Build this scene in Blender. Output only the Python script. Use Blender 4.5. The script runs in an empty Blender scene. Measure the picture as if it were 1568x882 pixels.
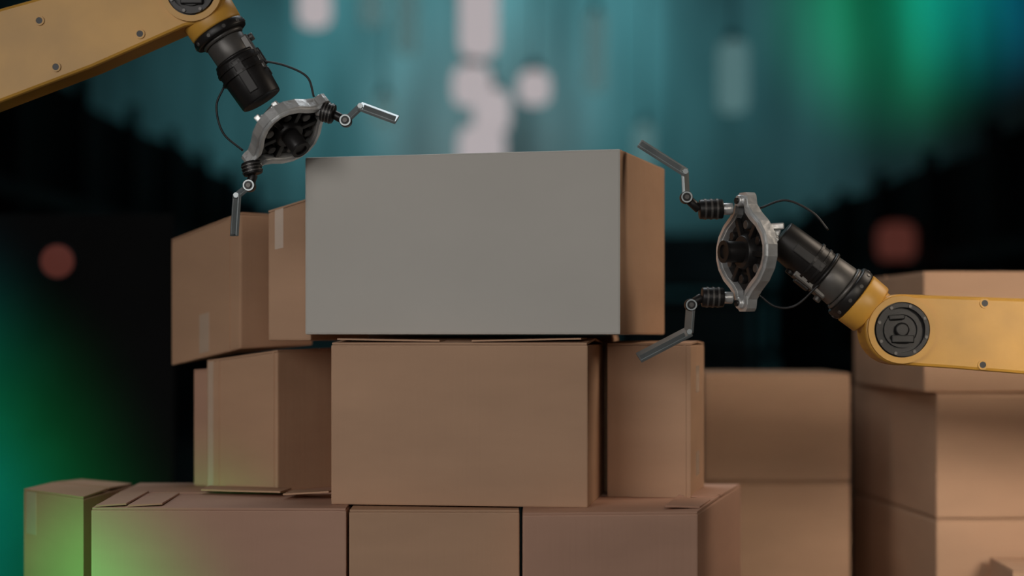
import bpy, bmesh, math, random
from mathutils import Vector, Matrix
random.seed(4)
S = bpy.context.scene
try:
    S.view_settings.view_transform = 'Standard'
    S.view_settings.look = 'None'
except Exception: pass

# ------------------------------------------------------------------ materials
def mat(name, col, rough=0.7, metal=0.0, var=0.0, scale=(6,6,6), bump=0.0, bscale=60, emit=None, es=1.0, spec=0.5, detail=4, flute=0.0):
    m = bpy.data.materials.new(name); m.use_nodes = True
    nt = m.node_tree; b = nt.nodes['Principled BSDF']
    b.inputs['Base Color'].default_value = (*col, 1)
    b.inputs['Roughness'].default_value = rough
    b.inputs['Metallic'].default_value = metal
    b.inputs['Specular IOR Level'].default_value = spec
    tc = nt.nodes.new('ShaderNodeTexCoord')
    mp = nt.nodes.new('ShaderNodeMapping'); mp.inputs['Scale'].default_value = scale
    nt.links.new(tc.outputs['Object'], mp.inputs['Vector'])
    if var > 0:
        n = nt.nodes.new('ShaderNodeTexNoise'); n.inputs['Scale'].default_value = 1.0; n.inputs['Detail'].default_value = detail
        nt.links.new(mp.outputs['Vector'], n.inputs['Vector'])
        r = nt.nodes.new('ShaderNodeValToRGB')
        r.color_ramp.elements[0].position = 0.3; r.color_ramp.elements[1].position = 0.7
        r.color_ramp.elements[0].color = (*[c*(1-var) for c in col], 1)
        r.color_ramp.elements[1].color = (*[min(1, c*(1+var)) for c in col], 1)
        nt.links.new(n.outputs['Fac'], r.inputs['Fac'])
        nt.links.new(r.outputs['Color'], b.inputs['Base Color'])
    if bump > 0:
        n2 = nt.nodes.new('ShaderNodeTexNoise'); n2.inputs['Scale'].default_value = bscale; n2.inputs['Detail'].default_value = 5
        nt.links.new(tc.outputs['Object'], n2.inputs['Vector'])
        bp = nt.nodes.new('ShaderNodeBump'); bp.inputs['Strength'].default_value = bump; bp.inputs['Distance'].default_value = 0.01
        nt.links.new(n2.outputs['Fac'], bp.inputs['Height']); nt.links.new(bp.outputs['Normal'], b.inputs['Normal'])
        if flute > 0:   # faint vertical corrugation telegraphing through the liner
            mp3 = nt.nodes.new('ShaderNodeMapping'); mp3.inputs['Scale'].default_value = (150,150,2.5)
            nt.links.new(tc.outputs['Object'], mp3.inputs['Vector'])
            n3 = nt.nodes.new('ShaderNodeTexNoise'); n3.inputs['Scale'].default_value = 1.0; n3.inputs['Detail'].default_value = 2
            nt.links.new(mp3.outputs['Vector'], n3.inputs['Vector'])
            b3 = nt.nodes.new('ShaderNodeBump'); b3.inputs['Strength'].default_value = flute; b3.inputs['Distance'].default_value = 0.001
            nt.links.new(n3.outputs['Fac'], b3.inputs['Height']); nt.links.new(bp.outputs['Normal'], b3.inputs['Normal'])
            nt.links.new(b3.outputs['Normal'], b.inputs['Normal'])
    if emit:
        b.inputs['Emission Color'].default_value = (*emit, 1); b.inputs['Emission Strength'].default_value = es
    return m

M_card  = mat('cardboard', (0.54,0.335,0.215), 0.70, var=0.07, scale=(3,3,10), bump=0.32, bscale=8, spec=0.3, flute=.35)
M_card2 = mat('cardboard_pinkish', (0.53,0.315,0.225), 0.70, var=0.07, scale=(3,3,10), bump=0.32, bscale=8, spec=0.3, flute=.35)
M_dcard = mat('cardboard_inner', (0.16,0.10,0.065), 0.9, var=0.1, scale=(5,5,9), spec=0.1)
M_tape  = mat('packing_tape', (0.62,0.47,0.36), 0.26, spec=0.8, var=0.05, scale=(20,20,20))
M_white = mat('white_carton_board', (0.56,0.54,0.50), 0.6, var=0.03, scale=(4,4,6), bump=0.08, bscale=8, spec=0.3, flute=.15)
M_yel   = mat('yellow_paint', (0.62,0.325,0.052), 0.42, var=0.16, scale=(7,7,7), bump=0.05, bscale=25)
M_blk   = mat('black_metal', (0.014,0.013,0.013), 0.40, var=0.3, scale=(30,30,30), spec=0.35)
M_gry   = mat('gunmetal', (0.11,0.105,0.10), 0.42, metal=0.4, var=0.2, scale=(30,30,30))
M_sil   = mat('cast_aluminium', (0.68,0.69,0.69), 0.32, metal=0.55, var=0.2, scale=(25,25,25), bump=0.15, bscale=80)
M_stl   = mat('finger_steel', (0.34,0.38,0.39), 0.35, metal=0.6, var=0.15, scale=(25,25,25))
M_cab   = mat('cable_rubber', (0.012,0.012,0.014), 0.5, var=0.1)
M_wall  = mat('wall_panel_teal', (0.42,0.46,0.46), 0.85, var=0.6, scale=(.85,.85,0.20), spec=0.1, detail=2)
M_swall = mat('side_wall_dark', (0.08,0.10,0.11), 0.9, var=0.3, scale=(1,1,0.3), spec=0.1)
M_floor = mat('concrete_floor', (0.05,0.05,0.05), 0.7, var=0.25, scale=(2,2,2), bump=0.1, spec=0.2)
M_ceil  = mat('ceiling_dark', (0.04,0.05,0.05), 0.9, var=0.2, spec=0.1)
M_rack  = mat('rack_steel', (0.012,0.016,0.022), 0.7, var=0.3, scale=(3,3,3), spec=0.15)
M_rbox  = mat('rack_goods', (0.016,0.018,0.022), 0.85, var=0.6, scale=(1.2,1.2,1.2), spec=0.1)
M_rbox2 = mat('filler_goods_teal', (0.12,0.20,0.23), 0.85, var=0.5, scale=(1.2,1.2,1.2), spec=0.1)  # goods of the back racks added to darken the low wall
M_catch  = mat('flare_catch_board', (0.014,0.015,0.016), 0.95, var=0.2, scale=(2,2,2), spec=0.0)  # dark board of the added panel that catches the green glow
M_lamp  = mat('lamp_diffuser', (0.1,0.1,0.1), 0.6, emit=(0.43,0.385,0.395), es=1.0)
M_lamp2 = mat('lamp_diffuser_dim', (0.05,0.05,0.05), 0.6, emit=(0.08,0.16,0.165), es=1.0)
M_red   = mat('red_signal_lens', (0.02,0.005,0.005), 0.8, emit=(0.07,0.020,0.015), es=1.0, spec=0.1)

# ------------------------------------------------------------------ mesh builder
class MB:
    def __init__(s, mats): s.bm = bmesh.new(); s.mats = mats
    def box8(s, pts, mi=0, bev=0, face_m=None):
        b = bmesh.new()
        v = [b.verts.new(p) for p in pts]
        idx = [(0,1,5,4),(1,2,6,5),(2,3,7,6),(3,0,4,7),(4,5,6,7),(3,2,1,0)]
        for i,q in enumerate(idx):
            f = b.faces.new([v[k] for k in q]); f.material_index = mi if not face_m or i not in face_m else face_m[i]
        bmesh.ops.recalc_face_normals(b, faces=b.faces)
        if bev: bmesh.ops.bevel(b, geom=b.edges[:], offset=bev, segments=2, profile=0.6, affect='EDGES', material=-1)
        s.merge(b)
    def merge(s, b):
        me = bpy.data.meshes.new('tmp'); b.to_mesh(me); b.free(); s.bm.from_mesh(me); bpy.data.meshes.remove(me)
    def box(s, lo, hi, mi=0, bev=0):
        x0,y0,z0 = lo; x1,y1,z1 = hi
        s.box8([(x0,y0,z0),(x1,y0,z0),(x1,y1,z0),(x0,y1,z0),(x0,y0,z1),(x1,y0,z1),(x1,y1,z1),(x0,y1,z1)], mi, bev)
    def bar(s, p0, p1, w, h, wdir, mi=0, bev=0):
        p0 = Vector(p0); p1 = Vector(p1); d = (p1-p0).normalized()
        wd = Vector(wdir); wd = (wd - d*wd.dot(d)).normalized(); hd = d.cross(wd)
        a,c = wd*w/2, hd*h/2
        s.box8([p0-a-c,p0+a-c,p1+a-c,p1-a-c,p0-a+c,p0+a+c,p1+a+c,p1-a+c], mi, bev)
    def cyl(s, p0, p1, r0, r1=None, mi=0, seg=40, bev=0):
        if r1 is None: r1 = r0
        p0 = Vector(p0); p1 = Vector(p1); d = p1-p0; L = d.length; d.normalize()
        u = d.orthogonal().normalized(); w = d.cross(u)
        bev = min(bev, L*0.45, r0*.6, r1*.6)
        if bev > 0: prof = [(0, r0-bev), (bev*.3, r0-bev*.3), (bev, r0), (L-bev, r1), (L-bev*.3, r1-bev*.3), (L, r1-bev)]
        else: prof = [(0,r0),(L,r1)]
        rings = []
        b = bmesh.new()
        for t,r in prof:
            rings.append([b.verts.new(p0+d*t+(u*math.cos(2*math.pi*i/seg)+w*math.sin(2*math.pi*i/seg))*r) for i in range(seg)])
        for a,c in zip(rings, rings[1:]):
            for i in range(seg):
                f = b.faces.new([a[i],a[(i+1)%seg],c[(i+1)%seg],c[i]]); f.smooth = True; f.material_index = mi
        f = b.faces.new(rings[0][::-1]); f.material_index = mi
        f = b.faces.new(rings[-1]); f.material_index = mi
        bmesh.ops.recalc_face_normals(b, faces=b.faces)
        s.merge(b)
    def ring(s, p0, p1, ro, ri, mi=0, seg=48):
        p0 = Vector(p0); p1 = Vector(p1); d = (p1-p0).normalized()
        u = d.orthogonal().normalized(); w = d.cross(u)
        b = bmesh.new(); R = []
        for p,r in ((p0,ri),(p0,ro),(p1,ro),(p1,ri)):
            R.append([b.verts.new(p+(u*math.cos(2*math.pi*i/seg)+w*math.sin(2*math.pi*i/seg))*r) for i in range(seg)])
        for k in range(4):
            a,c = R[k],R[(k+1)%4]
            for i in range(seg):
                f = b.faces.new([a[i],a[(i+1)%seg],c[(i+1)%seg],c[i]]); f.material_index = mi
        bmesh.ops.recalc_face_normals(b, faces=b.faces)
        s.merge(b)
    def ball(s, c, r, mi=0, sc=None):
        b = bmesh.new(); bmesh.ops.create_uvsphere(b, u_segments=24, v_segments=14, radius=r)
        if sc: bmesh.ops.scale(b, vec=sc, verts=b.verts)
        bmesh.ops.translate(b, vec=Vector(c), verts=b.verts)
        for f in b.faces: f.smooth = True; f.material_index = mi
        s.merge(b)
    def extrude(s, pts, off, mi=0, bev=0):
        b = bmesh.new(); off = Vector(off)
        v0 = [b.verts.new(p) for p in pts]; v1 = [b.verts.new(Vector(p)+off) for p in pts]; n = len(pts)
        b.faces.new(v0); b.faces.new(v1[::-1])
        for i in range(n): b.faces.new([v0[i],v1[i],v1[(i+1)%n],v0[(i+1)%n]])
        for f in b.faces: f.material_index = mi
        bmesh.ops.recalc_face_normals(b, faces=b.faces)
        if bev:
            es = [e for e in b.edges if any(len(f.verts) > 4 for f in e.link_faces)]
            bmesh.ops.bevel(b, geom=es, offset=bev, segments=2, profile=0.5, affect='EDGES', material=-1)
        s.merge(b)
    def frame(s, outer, inner, off, mi=0):
        b = bmesh.new(); off = Vector(off); n = len(outer)
        R = [[b.verts.new(p) for p in outer],[b.verts.new(Vector(p)+off) for p in outer],
             [b.verts.new(Vector(p)+off) for p in inner],[b.verts.new(p) for p in inner]]
        for k in range(4):
            a,c = R[k],R[(k+1)%4]
            for i in range(n):
                f = b.faces.new([a[i],a[(i+1)%n],c[(i+1)%n],c[i]]); f.material_index = mi
        bmesh.ops.recalc_face_normals(b, faces=b.faces)
        s.merge(b)
    def tube(s, pts, r, mi=0, seg=10, sub=10):
        P = [Vector(p) for p in pts]; out = []
        Q = [P[0]*2-P[1]]+P+[P[-1]*2-P[-2]]
        for i in range(1,len(Q)-2):
            for k in range(sub):
                t = k/sub; a,b_,c,d = Q[i-1],Q[i],Q[i+1],Q[i+2]
                out.append(0.5*((2*b_)+(c-a)*t+(2*a-5*b_+4*c-d)*t*t+(3*b_-a-3*c+d)*t**3))
        out.append(P[-1])
        b = bmesh.new(); rings = []
        for i,p in enumerate(out):
            d = (out[min(i+1,len(out)-1)]-out[max(i-1,0)]).normalized()
            u = d.cross(Vector((0,1,0.01))).normalized(); w = d.cross(u)
            rings.append([b.verts.new(p+(u*math.cos(2*math.pi*j/seg)+w*math.sin(2*math.pi*j/seg))*r) for j in range(seg)])
        for a,c in zip(rings,rings[1:]):
            for j in range(seg):
                f = b.faces.new([a[j],a[(j+1)%seg],c[(j+1)%seg],c[j]]); f.smooth = True; f.material_index = mi
        b.faces.new(rings[0]); b.faces.new(rings[-1][::-1])
        bmesh.ops.recalc_face_normals(b, faces=b.faces)
        s.merge(b)
    def obj(s, name, parent=None):
        me = bpy.data.meshes.new(name); s.bm.to_mesh(me); s.bm.free()
        for m in s.mats: me.materials.append(m)
        o = bpy.data.objects.new(name, me); S.collection.objects.link(o)
        if parent: o.parent = parent
        return o

# ------------------------------------------------------------------ cartons
def carton(q, zb, zt, name='cardboard_box', card=None, front=None, tapes=(), flaps=True, seam=None, lift=0.0, bev=0.003, ends=()):
    """q: plan corners FL,FR,BR,BL ; zb, zt scalar or 4-list"""
    zb = [zb]*4 if not isinstance(zb,(list,tuple)) else zb
    zt = [zt]*4 if not isinstance(zt,(list,tuple)) else zt
    m = MB([card or M_card, M_tape, front or M_card, M_dcard])
    fl = 0.0035
    B = [Vector((q[i][0],q[i][1],zb[i])) for i in range(4)]
    T = [Vector((q[i][0],q[i][1],zt[i]-(fl if flaps else 0))) for i in range(4)]
    m.box8(B+T, 0, bev, {0:2,4:2,5:2} if front else None)
    def tp(s,t):
        a = T[0].lerp(T[1],s); b = T[3].lerp(T[2],s); return a.lerp(b,t)
    if flaps:
        up = Vector((0,0,fl))
        for (t0,t1,l0,l1) in ((0.0,0.488,0,lift),(0.512,1.0,lift,0)):
            e = 0.004
            P = [tp(e,t0+e),tp(1-e,t0+e),tp(1-e,t1-e),tp(e,t1-e)]
            z = Vector((0,0,0.0003))
            L = [l0,l0,l1,l1]
            P = [p+z+Vector((0,0,l)) for p,l in zip(P,L)]
            m.box8(P+[p+up for p in P], 0)
    # torn / folded minor flaps lying on top: (s0,s1,t0,t1,lift0,lift1) lifts at the s0 and s1 edges
    for (s0,s1,t0,t1,l0,l1) in ends:
        P = [tp(s0,t0),tp(s1,t0+.03),tp(s1,t1-.04),tp(s0,t1)]
        L = [l0,l1,l1,l0]
        P = [p+Vector((0,0,fl+.0012+l)) for p,l in zip(P,L)]
        m.box8(P+[p+Vector((0,0,.003)) for p in P], 0)
    F = [(0,1),(1,2),(2,3),(3,0)]
    for (fi,s0,s1,t0,t1) in tapes:
        a,b = F[fi]
        n = (B[b]-B[a]).cross(Vector((0,0,1))).normalized()*0.0006
        def fp(s,t): return (B[a].lerp(B[b],s)).lerp(T[a].lerp(T[b],s),t)+n
        c = [fp(s0,t0),fp(s1,t0),fp(s1,t1),fp(s0,t1)]
        m.box8([c[0]-n,c[1]-n,c[1],c[0],c[3]-n,c[2]-n,c[2],c[3]], 1)
    if seam:
        for (fi,s) in seam:
            a,b = F[fi]; n = (B[b]-B[a]).cross(Vector((0,0,1))).normalized()*0.0014
            w = 0.005/(B[b]-B[a]).length
            c = [B[a].lerp(B[b],s),B[a].lerp(B[b],s+w),T[a].lerp(T[b],s+w),T[a].lerp(T[b],s)]
            m.box8([c[0],c[1],c[1]+n,c[0]+n,c[3],c[2],c[2]+n,c[3]+n], 0)
    return m.obj(name)

def rect(cx, cy, ang, w, d):
    a = math.radians(ang); fx = Vector((math.cos(a), -math.sin(a))); bk = Vector((math.sin(a), math.cos(a)))
    FR = Vector((cx,cy)); FL = FR-fx*w
    return [tuple(FL),tuple(FR),tuple(FR+bk*d),tuple(FL+bk*d)]

carton(rect(0.1944,3.40,15.6,0.606,0.416), 1.0995, 1.4326, name='white_carton', front=M_white, bev=0.004, flaps=False)
# second tier
carton(rect(0.1359,3.40,8.3,0.472,0.304), 0.789, 1.0845, lift=0.008, ends=[(.02,.42,.03,.45,.004,.001),(.55,.97,.03,.45,.001,.005)])
carton(rect(0.3384,3.585,10.5,0.160,0.30), 0.789, 1.083, tapes=[(1,0.35,0.6,0.68,0.86),(1,0.35,0.6,0.12,0.28)], seam=[(0,.91)], lift=0.004)
dl = Vector((-0.82,0.574)); db = Vector((0.574,0.819)); c0 = Vector((-0.461,3.73))
carton([tuple(c0+dl*.192),tuple(c0),tuple(c0+db*.25),tuple(c0+dl*.192+db*.25)], 0.789, [1.047,1.069,1.074,1.055], seam=[(0,.93),(0,.16)], tapes=[(0,.02,.10,.0,1.0)])
c1 = c0+dl*.196+db*.03
carton([tuple(c1+dl*.062),tuple(c1),tuple(c1+db*.24),tuple(c1+dl*.062+db*.24)], 0.789, [1.027,1.030,1.04,1.03], card=M_card2)
# third tier left
carton([(-.719,4.0),(-.547,3.82),(-.415,3.95),(-.60,4.14)], [1.034,1.071,1.078,1.06], [1.300,1.346,1.346,1.31],
       tapes=[(0,.42,.56,.04,.34)], seam=[(0,.84)], bev=0.004)
carton([(-.470,3.654),(-.385,3.630),(-.296,3.93),(-.376,3.96)], 1.088, [1.338,1.362,1.362,1.345],
       tapes=[(0,.16,.36,.70,1.0)], bev=0.004)
# unseen filler carton, added and shaped so gaps in the second tier stay dark
carton([(-.29,3.80),(.197,3.74),(.226,4.02),(-.26,4.08)], 0.789, 1.0985)
# bottom tier
TZ = 0.788
G0 = [(-.989,3.84),(-.825,3.65),(-.797,3.98),(-.93,4.10)]
G1 = [(-.757,3.41),(-.2965,3.395),(-.300,3.98),(-.783,3.98)]
G2 = [(-.2915,3.39),(.0135,3.385),(.014,3.97),(-.295,3.97)]
G3 = [(.0185,3.31),(.3267,3.335),(.478,3.96),(.020,3.96)]
carton(G0, 0.396, TZ-.001, tapes=[(0,.05,.22,.78,1.0)], lift=.004)
carton(G1, 0.396, TZ, card=M_card2, lift=.003, ends=[(.015,.13,.01,.55,.000,.0025),(.14,.27,.02,.48,.000,.0025)])
carton(G2, 0.396, TZ-.002, lift=.001)
carton(G3, 0.396, TZ, card=M_card2, lift=.003, ends=[(.80,.985,.06,.36,.004,.000),(.80,.985,.40,.62,.004,.000)])
for q in (G0,G1,G2,G3): carton(q, 0.001, 0.393)
# loose flaps lying on the bottom tier in front of the left second-tier carton
m = MB([M_card,M_dcard])
m.box8([(-.60,3.66,.798),(-.44,3.60,.799),(-.43,3.70,.7975),(-.60,3.76,.7975),(-.60,3.66,.801),(-.44,3.60,.802),(-.43,3.70,.8005),(-.60,3.76,.8005)],0)
m.box8([(-.43,3.56,.798),(-.342,3.535,.805),(-.338,3.62,.800),(-.42,3.66,.7975),(-.43,3.56,.801),(-.342,3.535,.808),(-.338,3.62,.803),(-.42,3.66,.8005)],0)
m.obj('cardboard_flap')
# stacks behind on the right
H = [(.466,4.60),(.822,4.60),(.822,5.0),(.480,5.0)]
for a,b in ((.001,.371),(.373,.742),(.744,1.005)): carton(H, a, b, bev=.006)
I = [(.940,4.20),(1.40,4.22),(1.40,4.95),(.888,4.95)]
for a,b in ((.001,.344),(.346,.690),(.692,.969)): carton(I, a, b, bev=.005)
carton([(.915,4.215),(1.40,4.225),(1.40,4.95),(.888,4.93)], .971, 1.240, bev=.005)
J = [(1.035,3.92),(1.35,3.90),(1.36,4.14),(1.045,4.15)]
for a,b in ((.001,.306),(.308,.612)): carton(J, a, b)

# ------------------------------------------------------------------ robot arms
UNIT = 0.0011883
MATS = [M_yel,M_blk,M_gry,M_sil,M_stl,M_cab]
Y,BK,GR,SI,ST,CB = range(6)
def build_arm(PY, joint, jr, beam, bolts, axis_to, stations, plate_c, e1, plate_half, fingers, cables, bracket_from, pedestal, motor_side):
    u_ = UNIT
    def P(a,b,dy=0): return Vector(((a-784)*u_, PY+dy*u_, 1.1-(b-512)*u_))
    root = bpy.data.objects.new('robot_arm', None); S.collection.objects.link(root)
    J = P(*joint)
    m = MB(MATS)
    pts = [P(a,b,-38) for a,b in beam]
    m.extrude(pts, (0,76*u_,0), Y, bev=5*u_)
    m.ring(P(joint[0],joint[1],-36),P(joint[0],joint[1],-46), jr*u_, (jr-9)*u_, Y)
    m.cyl(P(joint[0],joint[1],-30),P(joint[0],joint[1],-40), (jr-8.5)*u_, mi=BK)
    m.ring(P(joint[0],joint[1],-38),P(joint[0],joint[1],-50), (jr-11)*u_, (jr-17)*u_, BK)
    m.ring(P(joint[0],joint[1],-38),P(joint[0],joint[1],-45), (jr-24)*u_, (jr-28)*u_, BK)
    m.cyl(P(joint[0],joint[1],-38),P(joint[0],joint[1],-49), 11*u_, mi=BK, bev=3*u_)
    m.bar(P(joint[0]-16,joint[1]+14,-44),P(joint[0]+18,joint[1]+14,-44), 10*u_, 12*u_, (0,1,0), BK, 2*u_)
    m.bar(P(joint[0]-20,joint[1]-18,-44),P(joint[0]+4,joint[1]-20,-44), 9*u_, 8*u_, (0,1,0), BK, 2*u_)
    for k in range(8):
        a = k*math.pi/4+.3
        m.cyl(P(joint[0]+(jr-14)*math.cos(a),joint[1]+(jr-14)*math.sin(a),-49),P(joint[0]+(jr-14)*math.cos(a),joint[1]+(jr-14)*math.sin(a),-53), 2.5*u_, mi=GR, seg=10)
    for a,b in bolts:
        m.ring(P(a,b,-37),P(a,b,-40.5), 7.5*u_, 5*u_, Y, seg=20)
        m.cyl(P(a,b,-37),P(a,b,-40), 5*u_, mi=BK, seg=16)
    m.obj('forearm_link', root)
    m = MB(MATS)
    Q = P(*pedestal)
    m.cyl(Q+Vector((0,-.075,0)), Q+Vector((0,.075,0)), .10, mi=Y, bev=.01)
    m.cyl(Q+Vector((0,-.085,0)), Q+Vector((0,-.074,0)), .075, mi=BK, bev=.004)
    m.bar(Q, (Q.x,Q.y,.45), .14, .13, (1,0,0), Y, .015)
    m.cyl((Q.x,Q.y,.30),(Q.x,Q.y,.47), .15,.12, mi=Y, bev=.01)
    m.cyl((Q.x,Q.y,.035),(Q.x,Q.y,.31), .17,.14, mi=BK, bev=.01)
    m.cyl((Q.x,Q.y,0.002),(Q.x,Q.y,.04), .23, mi=GR, bev=.006)
    m.obj('base_pedestal', root)
    ax = (P(*axis_to)-J).normalized()
    side = ax.cross(Vector((0,1,0))).normalized()
    m = MB(MATS)
    for t0,t1,r0,r1,mi in stations:
        m.cyl(J+ax*t0*u_, J+ax*t1*u_, r0*u_, r1*u_, mi, bev=3*u_)
    tc = [s for s in stations if s[4]==Y][-1]
    for k in range(10):
        a = k*math.pi/5
        d = side*math.cos(a)+Vector((0,1,0))*math.sin(a)
        c = J+ax*(tc[1]+8)*u_+d*(tc[3]-1)*u_
        m.cyl(c, c+d*3*u_, 3*u_, mi=GR, seg=10)
    tm = stations[-1]
    sd = side*motor_side
    c = J+ax*(tm[0]+5)*u_+sd*24*u_
    m.bar(c-ax*30*u_, c+ax*30*u_, 36*u_, 22*u_, (0,1,0), GR, 3*u_)
    m.bar(c-ax*4*u_+sd*9*u_, c+ax*22*u_+sd*9*u_, 24*u_, 12*u_, (0,1,0), BK, 2*u_)
    m.cyl(c-ax*24*u_+sd*6*u_, c-ax*24*u_+sd*18*u_, 6*u_, mi=GR, seg=16, bev=1*u_)
    m.cyl(c+ax*34*u_+sd*0*u_, c+ax*34*u_+sd*12*u_, 7*u_, mi=BK, seg=16, bev=1*u_)
    for k in (-22,-8):
        m.ring(J+ax*(tm[0]+30+k)*u_, J+ax*(tm[0]+34+k)*u_, (tm[2]+1.5)*u_, (tm[2]-6)*u_, BK)
    m.bar(J+ax*(tm[0]+4)*u_-Vector((0,tm[2]*.93*u_,0)), J+ax*(tm[0]+60)*u_-Vector((0,tm[3]*.93*u_,0)), 16*u_, 8*u_, side, BK, 2*u_)
    m.obj('wrist', root)
    e1 = Vector((e1[0],0,e1[1])).normalized()
    e2 = Vector((-e1.z,0,e1.x)).normalized()
    if e2.z < 0: e2 = -e2
    cam = Vector((0,-1,0))
    N = (e1*.92+cam*.39).normalized(); W = (e1*.39-cam*.92).normalized()
    C = P(*plate_c)
    h = plate_half
    half = [(1.0,.10),(.95,.16),(.80,.19),(.66,.34),(.50,.58),(.30,.76),(.10,.84)]
    out = [(a,b) for a,b in half]+[(-a,b) for a,b in half[::-1]]+[(-a,-b) for a,b in half]+[(a,-b) for a,b in half[::-1]]
    def PL(a,b,n=0): return C+e2*a*h*u_+W*b*h*u_+N*n*u_
    outer = [PL(a,b,-9) for a,b in out]; inner = [PL(a*.80,b*.87,-9) for a,b in out]
    m = MB(MATS)
    m.frame(outer, inner, N*16*u_, SI)
    m.frame([PL(a*.93,b*.96,6) for a,b in out],[PL(a*.82,b*.89,6) for a,b in out], N*6*u_, SI)
    m.extrude([PL(a*.81,b*.88,-7) for a,b in out], N*4*u_, BK)
    m.cyl(PL(0,0,-6), PL(0,0,10), .36*h*u_, .28*h*u_, BK, bev=2*u_)
    m.cyl(PL(0,0,8), PL(0,0,38), .18*h*u_, mi=BK, bev=2*u_)
    m.ring(PL(0,0,37), PL(0,0,41), .19*h*u_, .12*h*u_, BK, seg=24)
    for k in range(6):
        a = k*math.pi/3+.4
        m.bar(PL(.2*math.cos(a),.2*math.sin(a),2), PL(.62*math.cos(a),.68*math.sin(a),2), 7*u_, 8*u_, N, BK, 1*u_)
        m.cyl(PL(.46*math.cos(a+.5),.5*math.sin(a+.5),-4), PL(.46*math.cos(a+.5),.5*math.sin(a+.5),6), 7*u_, mi=GR if k%2 else BK, seg=16, bev=1*u_)
    for sg in (1,-1):
        m.cyl(PL(.86*sg,0,-14), PL(.86*sg,0,16), 9*u_, mi=SI, seg=20, bev=2*u_)
        m.cyl(PL(.86*sg,0,15), PL(.86*sg,0,19), 5*u_, mi=BK, seg=12)
    B0 = P(*bracket_from)
    m.cyl(B0, C-N*22*u_, 22*u_, 18*u_, SI, bev=3*u_)
    m.cyl(C-N*24*u_, C-N*8*u_, .42*h*u_, .46*h*u_, SI, bev=3*u_)
    for sg in (1,-1):
        m.bar(B0+e2*sg*6*u_, PL(.52*sg,0,-9), 13*u_, 11*u_, (0,1,0), SI, 2*u_)
        m.bar(B0+e2*sg*17*u_-Vector((0,16*u_,0))-e1*4*u_, B0+e2*sg*15*u_-Vector((0,16*u_,0))+e1*26*u_, 10*u_, 10*u_, (0,1,0), SI, 2*u_)
    m.obj('gripper_plate', root)
    for fi,(mount, mid, jt, path) in enumerate(fingers):
        m = MB(MATS)
        A = P(*mount,-4); Bm = P(*mid,-6); K = P(*jt,-8)
        m.cyl(A, A.lerp(Bm,.35), 9*u_, mi=SI, bev=2*u_, seg=24)
        m.cyl(A.lerp(Bm,.3), Bm, 15*u_, mi=BK, bev=2*u_, seg=28)
        for tt in (.45,.62,.8): m.ring(A.lerp(Bm,tt), A.lerp(Bm,tt+.06), 16*u_, 10*u_, GR, seg=28)
        m.cyl(Bm, Bm.lerp(K,.75), 7*u_, mi=BK, bev=1*u_, seg=20)
        m.cyl(K+Vector((0,-11*u_,0)), K+Vector((0,11*u_,0)), 9.5*u_, mi=BK, bev=2*u_, seg=24)
        m.cyl(K+Vector((0,-14*u_,0)), K+Vector((0,-10*u_,0)), 3.5*u_, mi=GR, seg=16)
        m.ring(K+Vector((0,-12*u_,0)), K+Vector((0,-10*u_,0)), 8.5*u_, 6.5*u_, ST, seg=24)
        pp = [K]+[P(*q,-8) for q in path]
        for i,(a,b) in enumerate(zip(pp,pp[1:])):
            d = (b-a).normalized(); pr = d.cross(Vector((0,1,0)))
            wd = Vector((0,1,0))*.85+pr*(.45 if pr.z > 0 else -.45)
            last = i == len(pp)-2
            m.bar(a-d*2*u_, b+d*2*u_, (27 if last else 20)*u_, 5*u_, wd, ST, 1*u_)
            if last:
                m.bar(a.lerp(b,.1)-Vector((0,13*u_,0)), b-Vector((0,13*u_,0)), 2*u_, 8*u_, wd, ST, .5*u_)
                m.cyl(a-Vector((0,12*u_,0)), a+Vector((0,12*u_,0)), 4*u_, mi=ST, seg=16)
        m.obj('finger_%d'%(fi+1), root)
    for ci,c in enumerate(cables):
        m = MB(MATS); m.tube([P(*p) for p in c], 1.7*u_, CB); m.obj('cable_%d'%(ci+1), root)
    return root

def arc(cx,cy,r,a0,a1,n=18):
    return [(cx+r*math.cos(math.radians(a0+(a1-a0)*i/n)), cy+r*math.sin(math.radians(a0+(a1-a0)*i/n))) for i in range(n+1)]

build_arm(3.45, (1372,505), 51,
    arc(1372,505,54,85,275)+[(1420,453),(1568,458),(2080,470),(2080,600),(1568,573),(1440,563)],
    [(1498,465),(1495,558)], (1192,362),
    [(0,52,36,36,Y),(48,80,42,43,Y),(80,98,44,44,BK),(97,104,38,38,GR),(104,140,35,33,GR),(138,144,37,37,BK),(143,228,33,29,BK)],
    (1143,386), (-1,0), 91,
    [((1122,320),(1070,321),(1050,303),[(1048,264),(980,221)]),
     ((1122,456),(1074,455),(1057,467),[(1054,508),(979,547)])],
    [[(1160,452,-20),(1185,470,-24),(1215,468,-24),(1250,436,-26)],[(1165,318,10),(1205,306,10),(1245,325,5),(1268,352,0)]],
    (1194,364), (2060,535), 1)
build_arm(3.45, (300,-6), 46,
    arc(300,-6,50,-110,70)+[(290,46),(150,108),(0,165),(-330,290),(-380,150),(0,22),(150,-20),(270,-50)],
    [(70,38),(95,108),(222,58)], (408,165),
    [(0,34,34,36,Y),(32,62,43,42,Y),(62,76,43,43,BK),(75,82,34,34,GR),(82,114,31,30,GR),(112,118,35,35,BK),(117,190,37,33,BK)],
    (440,202), (.616,-.787), 80,
    [((485,168),(512,176),(530,186),[(553,164),(607,184)]),
     ((382,240),(389,268),(383,285),[(364,300),(360,360)])],
    [[(402,94,-10),(440,103,-14),(472,120,-14),(482,150,-12)],[(345,135,-14),(334,165,-16),(344,205,-16),(374,232,-14)]],
    (410,172), (-330,215), 1)

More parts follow.
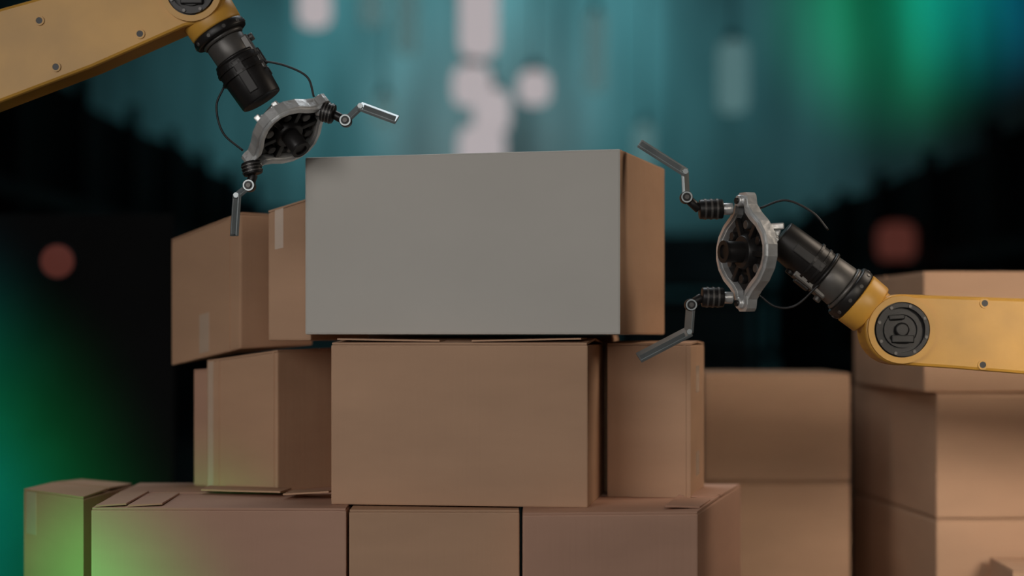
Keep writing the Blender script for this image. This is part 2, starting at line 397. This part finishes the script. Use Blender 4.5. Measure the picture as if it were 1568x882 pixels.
# ------------------------------------------------------------------ hall
def slab(name, lo, hi, m_):
    m = MB([m_]); m.box(lo,hi,0); return m.obj(name)
slab('floor', (-9.2,-4.2,-.2), (9.2,26.2,0), M_floor)
slab('ceiling', (-9.2,-4.2,7), (9.2,26.2,7.2), M_ceil)
slab('wall_left', (-9.2,-4.2,0), (-9,26.2,7), M_swall)
slab('wall_right', (9,-4.2,0), (9.2,26.2,7), M_swall)
slab('wall_front', (-9,-4.2,0), (9,-4,7), M_swall)
m = MB([M_wall]); m.box((-9,26,0),(9,26.2,7),0)
for i in range(60):
    x = -8.8+i*.3
    m.box((x,25.96,0),(x+.16,26.0,7),0,.015)
m.obj('wall_back')

def rack(x0,x1,y0,y1,top,n=8,goods=None):
    m = MB([M_rack,goods or M_rbox])
    for i in range(n+1):
        y = y0+(y1-y0)*i/n
        for x in (x0,x1): m.box((x-.05,y-.05,0.0),(x+.05,y+.05,top),0)
        m.box((x0,y-.02,top*.6),(x1,y+.02,top*.6+.05),0)
    lv = [.15, top*.36, top*.68]
    for z in lv:
        for x in (x0,x1): m.box((x-.04,y0,z-.12),(x+.04,y1,z),0)
        m.box((x0,y0,z-.03),(x1,y1,z),0)
        y = y0+.1
        while y < y1-.9:
            w = min(random.uniform(.8,1.2), y1-y-.1); h = random.uniform(.86,.97)*top*.31
            m.box((x0+.08,y,z+.002),(x1-.08,y+w,z+h),1,.01); y += w+random.uniform(.03,.08)
    return m.obj('storage_rack')
R1 = rack(-4.6,-3.4,9,25,3.15)
R2 = rack(3.3,4.5,9,25,2.55)
rack(1.35,3.0,22.8,24.0,2.45,1,M_rbox2)  # added dark structure, covers the too bright lower back wall
rack(-3.2,-1.9,22.8,24.0,2.75,1,M_rbox2)  # likewise added to keep the low wall dark on the left

def pendant(x,y,z,r,L,m_):
    m = MB([m_,M_rack])
    m.cyl((x,y,z-L/2),(x,y,z+L/2), r, r, 0, bev=r*.6)
    m.cyl((x,y,z+L/2),(x,y,z+L/2+.1), r*.5, r*.3, 1)
    m.cyl((x,y,z+L/2+.08),(x,y,7), .012, mi=1, seg=8)
    return m.obj('pendant_lamp')
pendant(-.30,17,3.98,.175,.80,M_lamp)
pendant(-.42,20,3.72,.21,.44,M_lamp)
pendant(-.22,20.6,3.52,.20,.48,M_lamp)
pendant(-.36,22.5,3.22,.28,.74,M_lamp)
pendant(-1.77,17,4.03,.15,.36,M_lamp)
pendant(-1.28,17.4,4.10,.12,.36,M_lamp2)
pendant(.235,20,3.70,.17,.36,M_lamp)
pendant(-1.35,20,3.45,.12,.34,M_lamp2)
pendant(2.45,21,3.95,.17,.80,M_lamp2)
pendant(-1.05,19,4.25,.12,.70,M_lamp2)
pendant(.95,21.5,4.3,.12,.9,M_lamp2)
pendant(1.6,23,3.3,.12,.7,M_lamp2)

def sig(parent,x,y,z,sg,r):
    m = MB([M_red,M_rack]); m.cyl((x,y,z-r),(x,y,z+r),r,mi=0,bev=r*.5)
    m.cyl((x,y,z-r*1.4),(x,y,z-r*.95),r*.7,mi=1)
    m.box((min(x,x+sg),y-r*.3,z-r*1.7),(max(x,x+sg),y+r*.3,z-r*1.38),1)
    return m.obj('signal_lamp', parent)
sig(R2,3.08,15.2,1.84,.22,.15)
m = MB([M_catch,M_rack]); m.box((-3.2,5.2,0.0),(-.93,5.24,1.43),0,.004)  # invented dark panel, a surface for the green flare glow to fall on
for x in (-3.1,-2.0,-1.08): m.box((x-.03,5.24,0),(x+.03,5.28,1.40),1); m.box((x-.04,5.05,0),(x+.04,5.5,.04),1)
PP = m.obj('flare_catch_panel')
m = MB([M_red,M_rack]); m.ball((-1.243,5.185,1.30),.045,0,None); m.cyl((-1.243,5.185,1.30),(-1.243,5.2,1.30),.052,mi=1)
m.obj('signal_lamp', PP)

# ------------------------------------------------------------------ lights
def look(o, tgt): o.rotation_euler = (Vector(tgt)-o.location).to_track_quat('-Z','Y').to_euler()
def area(name, loc, tgt, sx, sy, p, col, spread=180):
    l = bpy.data.lights.new(name,'AREA'); l.shape='RECTANGLE'; l.size=sx; l.size_y=sy; l.energy=p; l.color=col; l.spread=math.radians(spread)
    o = bpy.data.objects.new(name,l); S.collection.objects.link(o); o.location=loc; look(o,tgt); return o
def spot(name, loc, tgt, ang, p, col, blend=1.0, r=.1):
    l = bpy.data.lights.new(name,'SPOT'); l.energy=p; l.color=col; l.spot_size=math.radians(ang); l.spot_blend=blend; l.shadow_soft_size=r
    o = bpy.data.objects.new(name,l); S.collection.objects.link(o); o.location=loc; look(o,tgt); return o
area('key_softbox',(-1.6,.5,1.9),(0,3.6,1.0),1.6,1.3,10.0,(1,.96,.92),100)
area('front_fill',(-.2,-.6,1.9),(.1,3.6,1.0),1.6,1.2,3.6,(1,.94,.88),90)  # unseen fill lamp added behind the camera to lift the fronts
area('right_fill',(1.5,.9,1.7),(1.05,4.5,.8),.7,.7,2.2,(1,.88,.74),30)  # unseen fill lamp added to brighten the right-hand stacks
area('side_softbox',(1.75,3.75,2.3),(.3,3.7,1.0),.8,.8,4.2,(1,.84,.68),100)
area('rim_softbox',(-.3,4.9,3.4),(-.1,3.7,.9),1.8,.8,11,(.90,.96,1),120)
area('wall_wash_teal',(-.3,22.5,6.8),(-.3,26,4.6),6,.8,60,(.24,.85,.95),110)
spot('wall_haze_spot_warm',(-.4,22.4,2.2),(-.4,26,4.1),54,120,(1,.90,.88))  # hidden lamp added, its pool on the wall imitates haze around the pendants
spot('wall_flare_spot_green',(5.4,23.0,6.4),(5.2,26,5.7),66,140,(.0,1,.38))  # unseen lamp added, its green pool stands in for a light leak
spot('wall_flare_spot_cyan',(7.0,23.5,6.4),(6.5,26,5.8),60,75,(0,.6,1))  # added out of view, cyan part of the same light leak
spot('flare_spot_green',(-1.75,4.25,.74),(-1.68,5.2,.70),70,230,(0,1,.22))  # added off-frame lamp, paints the green flare onto the panel
spot('flare_spot_green_low',(-1.30,4.5,.45),(-1.32,5.2,.42),76,42,(0,1,.22))  # second added flare lamp, spreads the green lower down
spot('flare_spot_cyan',(-1.85,4.4,1.0),(-1.74,5.2,1.03),60,80,(0,.75,.9))  # added off-frame lamp for the cyan edge of the flare
spot('flare_spot_cyan_low',(-1.75,4.4,.6),(-1.64,5.2,.56),55,150,(0,.6,1))  # added off-frame lamp for the lower cyan flare
spot('stack_flare_spot_green',(-1.25,2.5,.80),(-.85,3.5,.50),38,62,(.03,1,.2))  # added lamp, tints the lower left cartons as the flare overlay would

w = bpy.data.worlds.new('World'); S.world = w; w.use_nodes = True
w.node_tree.nodes['Background'].inputs['Color'].default_value = (.02,.04,.05,1)
w.node_tree.nodes['Background'].inputs['Strength'].default_value = .2

# ------------------------------------------------------------------ camera
cd = bpy.data.cameras.new('camera'); cam = bpy.data.objects.new('camera',cd); S.collection.objects.link(cam)
cam.location = (0,0,1.1); cam.rotation_euler = (math.radians(90),0,0)
cd.sensor_width = 36; cd.lens = 66.66; cd.shift_y = (627-540)/1920
cd.dof.use_dof = True; cd.dof.focus_distance = 3.48; cd.dof.aperture_fstop = 1.3
cd.clip_end = 100
S.camera = cam
